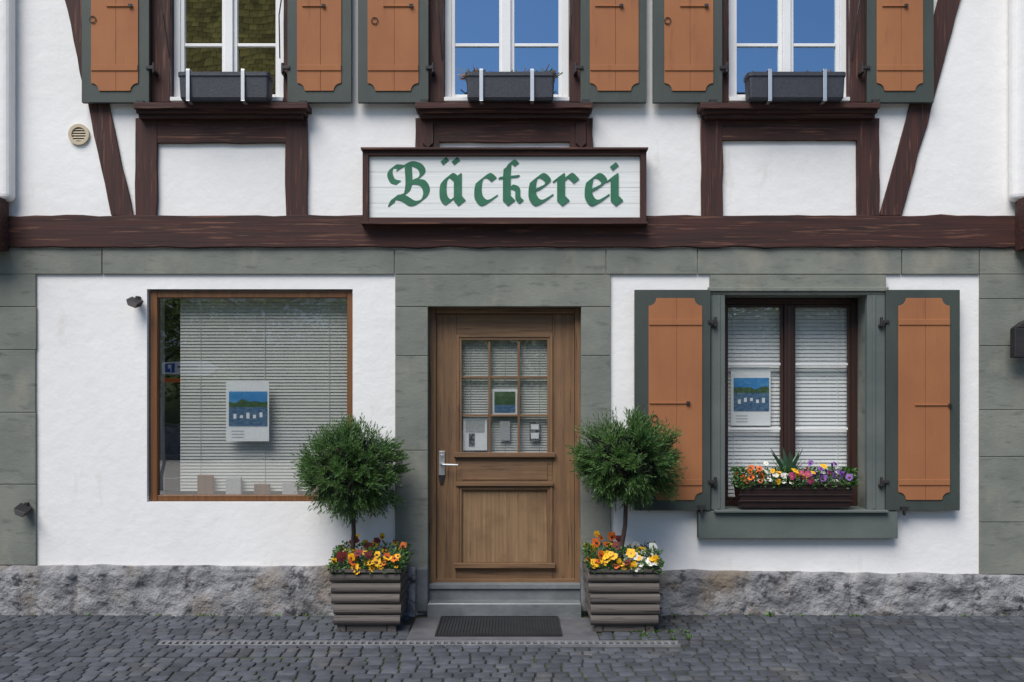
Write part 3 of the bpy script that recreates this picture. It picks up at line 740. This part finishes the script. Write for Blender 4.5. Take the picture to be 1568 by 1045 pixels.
# lower flower box
e=empty('window_flower_box'); mb=MB(); yb0=-.10; yb1=.08
x0,x1=X(1132,yb0),X(1306,yb0); z0,z1=Z(777,yb0),Z(744,yb0)
mb.add([(x0+.015,yb0+.015,z0),(x1-.015,yb0+.015,z0),(x1-.015,yb1-.015,z0),(x0+.015,yb1-.015,z0),(x0,yb0,z1),(x1,yb0,z1),(x1,yb1,z1),(x0,yb1,z1)],
   [(0,3,2,1),(4,5,6,7),(0,1,5,4),(1,2,6,5),(2,3,7,6),(3,0,4,7)],'brownbox')
for i in range(3): mb.box(x0-.003,x1+.003,yb0-.004,yb0+.012,z1-.03-.045*i,z1-.022-.045*i,'brownbox')
mb.box(x0-.006,x1+.006,yb0-.008,yb1+.006,z1+.0005,z1+.012,'brownbox')
mb.build('trough',e,bevel=.004)
pansies('flowers',x0,x1,yb0+.0,yb1-.02,z1+.01,[(0,.22,'oo'),(.22,.46,['w','w','W','Y']),(.46,.6,'kY'),(.6,.8,['k','p','Y','p']),(.8,1,'p')],66,h=.14,parent=e,r=.025)
mb=MB(); c=Vector((X(1208,-.0),.01,z1+.02))
for i in range(16):
    a=i*2.4; d=Vector((math.cos(a)*.5,math.sin(a)*.4,1.0+.3*(i%3)-.2)).normalized(); l=U(.17,.30); w=Vector((-math.sin(a),math.cos(a)*.6,0))*.024
    if abs(w.x)<.008: w.x=.011
    q=c+d*l*.5; t=c+d*l+Vector((math.cos(a)*.03,0,0)); mb.add([c-w*.6,q-w,t,q+w,c+w*.6],[(0,1,2,3,4)],'agave')
mb.build('agave_plant',e)

# ------------------------------------------------------------------ ground
mb=MB()
mb.quad((-300,-300,-.03),(300,-300,-.03),(300,300,-.03),(-300,300,-.03),'asphalt'); mb.build('ground')
mb=MB(); mb.quad((-9,-7.2,-.010),(9,-7.2,-.010),(9,.0,-.010),(-9,.0,-.010),'joint'); mb.build('pavement_bedding')
mb=MB(); y=-.035
def blocked(x,y):
    if X(638)-.02<x<X(905)+.02 and y>-.86: return True
    if -.93<y<-.81 and -2.37<x<1.13: return True
    return False
row=0
while y>-3.6:
    h=U(.086,.102); x=-6.5+U(-.1,0)
    while x<6.5:
        w=U(.08,.13)
        wob=.05*math.sin(x*1.1+.5)+.03*noise.noise(Vector((x*.7,y,0)))
        if -.75>y>-1.1: wob*=.25
        cx=x+w/2; cy=y-h/2+wob
        if cy<-.02 and not blocked(cx,cy):
            tz=U(-.003,.003); hw=w/2-.005; hh=h/2-.005; rot=U(-.08,.08)
            vs=[]
            for sc,z in ((1,-.03),(1,-.006),(.95,.001),(.8,.003)):
                for sx,sy in ((-1,-.8),(-.8,-1),(.8,-1),(1,-.8),(1,.8),(.8,1),(-.8,1),(-1,.8)):
                    xx=sx*hw*sc;yy=sy*hh*sc
                    vs.append((cx+xx-yy*rot,min(cy+yy+xx*rot,-.012),z+tz))
            fs=[tuple(range(24,32))]
            for l in range(3):
                for i in range(8): fs.append((l*8+i,l*8+(i+1)%8,(l+1)*8+(i+1)%8,(l+1)*8+i))
            mb.add(vs,fs,'sett')
        x+=w
    y-=h; row+=1
mb.build('cobblestone_pavement',smooth=True)
mb=MB(); mb.box(X(640),X(903),-.83,-.141,-.03,.004,'concrete'); mb.build('concrete_apron',bevel=.006)
# slot drain
mb=MB(); xa,xb=-2.36,1.12
mb.box(xa,xb,-.93,-.915,-.03,.008,'drain'); mb.box(xa,xb,-.847,-.832,-.03,.0085,'drain'); mb.box(xa,xb,-.914,-.848,-.029,-.005,'dark')
x=xa
while x<xb-.02:
    mb.box(x,x+.018,-.9145,-.8475,-.004,.007,'drain'); x+=.046
mb.build('slot_drain')
# doormat
mb=MB(); a,b=X(678,-.15)*1.0,X(852,-.15); y0,y1=-.70,-.17
mb.box(a,b,y0,y1,.004,.012,'rubber'); 
for i in range(int((b-a)/.022)): mb.box(a+.012+i*.022,a+.024+i*.022,y0+.02,y1-.02,.0121,.018,'rubber')
mb.box(a-.012,a,y0-.012,y1+.012,.004,.02,'iron');mb.box(b,b+.012,y0-.012,y1+.012,.004,.02,'iron');mb.box(a+.001,b-.001,y0-.012,y0,.004,.0195,'iron');mb.box(a+.001,b-.001,y1,y1+.012,.004,.0195,'iron')
mb.build('doormat')
# weeds
mb=MB()
def tuft(x,y,n,h):
    for i in range(n):
        a=U(0,6.28); d=Vector((math.cos(a)*.6,math.sin(a)*.6,U(.2,1))); leafq(mb,Vector((x+U(-.01,.01),y+U(-.01,.01),-.006)),d,h*U(.5,1.2),h*.13,'weed')
for i in range(1500):
    x=U(-5,5); y=-.05-R()**1.5*2.3
    if blocked(x,y): continue
    if noise.noise(Vector((x*1.1,y*1.3,4)))<.02: continue
    tuft(x,y,7,.017)
for i in range(60):
    x=U(-5,5)
    if -1.5<x<1.1: continue
    tuft(x,-.075,9,U(.02,.035))
for x,h in ((1.02,.06),(1.1,.05),(1.96,.07),(2.6,.04)): tuft(x,-.09,12,h)
for i in range(30): tuft(U(.85,1.25),-.64+U(-.12,.12),8,.03)
mb.build('weeds')

# ------------------------------------------------------------------ the street opposite (seen in the window panes)
mb=MB(); mb.quad((-60,-20,-.02),(60,-20,-.02),(60,-8.2,-.02),(-60,-8.2,-.02),'paving'); mb.build('road')
mb=MB()
for i in range(14):
    a=-40+i*6; mb.quad((a,-13.2,-.014),(a+3,-13.2,-.014),(a+3,-13.0,-.014),(a,-13.0,-.014),'mark')
mb.quad((-60,-18.2,-.014),(60,-18.2,-.014),(60,-18,-.014),(-60,-18,-.014),'mark'); mb.build('road_markings')
mb=MB(); mb.box(-60,60,-20.4,-20,-.03,.13,'slab'); mb.box(-60,60,-22.4,-22,-.03,.9,'plinth'); mb.build('garden_wall')
mb=MB(); vs=[];fs=[];nx=60;ny=16
for j in range(ny+1):
    for i in range(nx+1):
        x=-90+180*i/nx; t=j/ny; y=-22.4-55*t; z=.8+9*(t**.8)+1.2*noise.noise(Vector((x*.05,y*.05,0))); vs.append((x,y,z))
for j in range(ny):
    for i in range(nx): a=j*(nx+1)+i; fs.append((a,a+nx+1,a+nx+2,a+1))
mb.add(vs,fs,'grassg'); mb.build('hillside',smooth=True)
def treemesh(seed,low=2.4):
    random.seed(seed); mb=MB()
    mb.tube([(0,0,-.5),(.05,0,1.5),(-.05,.05,3.2),(0,0,5)],.22,'bark',9,.08)
    for i in range(9):
        a=i*2.4; z=2+i*.35; q=Vector((math.cos(a)*1.7,math.sin(a)*1.7,z+1.2)); mb.tube([(0,0,z),q*.5+Vector((0,0,z*.5)),q],.08,'bark',6,.03)
    cl=[(Vector((U(-1.9,1.9),U(-1.7,1.7),U(low,6.2))),U(.7,1.3)) for _ in range(26)]
    for c,r in cl:
        for i in range(150):
            u=Vector((random.gauss(0,1),random.gauss(0,1),random.gauss(0,1))).normalized()*r*U(.5,1.05)
            leafq(mb,c+u,Vector((U(-1,1),U(-1,1),U(-1,.6))),U(.16,.3),.07,'leaf')
    return mb
T=[treemesh(k,lw).build('deciduous_tree') for k,lw in ((1,.6),(2,1.2),(3,.4))]
pos=[(-17,-25,1.1),(-12.5,-24,.9),(-9,-25.5,1.0),(-5.5,-24,.85),(-2,-25.5,1),(1.5,-24.5,.95),(5,-26,1.1),(8.5,-24.5,.9),(12,-25,1.1),(16,-26,1.15),(20,-25,1)]
for i,(x,y,sc) in enumerate(pos):
    if i<3: o=T[i]
    else: o=bpy.data.objects.new('deciduous_tree',T[i%3].data); scene.collection.objects.link(o)
    o.location=(x,y,.9); o.scale=(sc*1.15,sc,sc*.8); o.rotation_euler=(0,0,i*1.3)
random.seed(11)
# shingled house on the hill
e=empty('shingled_hill_house'); mb=MB(); x0,x1=-19,-7
mb.box(x0+.5,x1-.5,-44,-36,4,13,'plaster'); 
for i in range(4):
    a=x0+1.5+i*2.7; mb.box(a,a+1.1,-35.99,-35.9,9,10.8,'green')
mb.build('walls',e)
mb=MB()
r=0; zz=12.6; yy=-35.2
while zz<22.5:
    x=x0+ (r%2)*.2
    while x<x1:
        mb.quad((x+.01,yy,zz),(x+.39,yy,zz),(x+.39,yy-.17,zz+.36),(x+.01,yy-.17,zz+.36),'shingle'); x+=.4
    zz+=.31; yy-=.12; r+=1
mb.add([(x0,-35.35,12.6),(x1,-35.35,12.6),(x1,-39.6,22.7),(x0,-39.6,22.7),(x1,-44.8,12.6),(x0,-44.8,12.6)],[(0,1,2,3),(3,2,4,5),(0,3,5),(1,4,2)],'roof')
mb.build('shingle_roof',e)
# direction sign across the road
e=empty('direction_sign'); mb=MB(); sx,sy=-6.05,-10.0
mb.tube([(sx-.5,sy,-.02),(sx-.5,sy,2.55)],.03,'drain',10)
mb.prism([(sx-.5,2.16),(sx-.5,2.42),(sx+.38,2.42),(sx+.55,2.29),(sx+.38,2.16)],sy+.04,sy+.06,'paper')
mb.box(sx-.44,sx-.26,sy+.061,sy+.066,2.2,2.39,'blue')
mb.box(sx-.34,sx-.32,sy+.067,sy+.07,2.22,2.37,'paper'); mb.box(sx-.39,sx-.345,sy+.067,sy+.07,2.29,2.37,'paper')
mb.box(sx-.2,sx+.2,sy+.061,sy+.065,2.31,2.34,'inkp'); mb.box(sx-.1,sx+.2,sy+.061,sy+.065,2.24,2.27,'inkp')
mb.box(sx-.5,sx-.1,sy+.04,sy+.06,2.0,2.07,'orangesign')
mb.build('post_and_panels',e)

# ------------------------------------------------------------------ light: open shade, broad soft light from the street side
w=bpy.data.worlds.new('World'); scene.world=w; w.use_nodes=True; nt=w.node_tree
for n in list(nt.nodes): nt.nodes.remove(n)
o=nt.nodes.new('ShaderNodeOutputWorld'); bg=nt.nodes.new('ShaderNodeBackground'); sk=nt.nodes.new('ShaderNodeTexSky')
sk.sky_type='NISHITA'; sk.sun_disc=False; EL=math.radians(54); AZ=math.radians(210)
sk.sun_elevation=EL; sk.sun_rotation=AZ; sk.air_density=1.0; sk.dust_density=.4; sk.ozone_density=2.0
bg.inputs[1].default_value=.115
nt.links.new(sk.outputs[0],bg.inputs[0]); nt.links.new(bg.outputs[0],o.inputs[0])
sl=bpy.data.lights.new('sun','SUN'); sl.energy=4.1; sl.angle=math.radians(40); sl.color=(1,.955,.90)
so=bpy.data.objects.new('sun',sl); scene.collection.objects.link(so)
dirv=Vector((math.sin(AZ)*math.cos(EL),math.cos(AZ)*math.cos(EL),math.sin(EL)))
so.rotation_euler=dirv.to_track_quat('Z','Y').to_euler(); so.location=(0,0,20)
cam=bpy.data.cameras.new('camera'); co=bpy.data.objects.new('camera',cam); scene.collection.objects.link(co)
co.location=(0,-7,1.6); co.rotation_euler=(math.radians(90),0,0); cam.sensor_width=36; cam.lens=36*1400/1568
cam.shift_y=(620-522.5)/1568; cam.clip_end=1000
scene.camera=co
scene.view_settings.view_transform='Standard'; scene.view_settings.look='None'; scene.view_settings.exposure=0
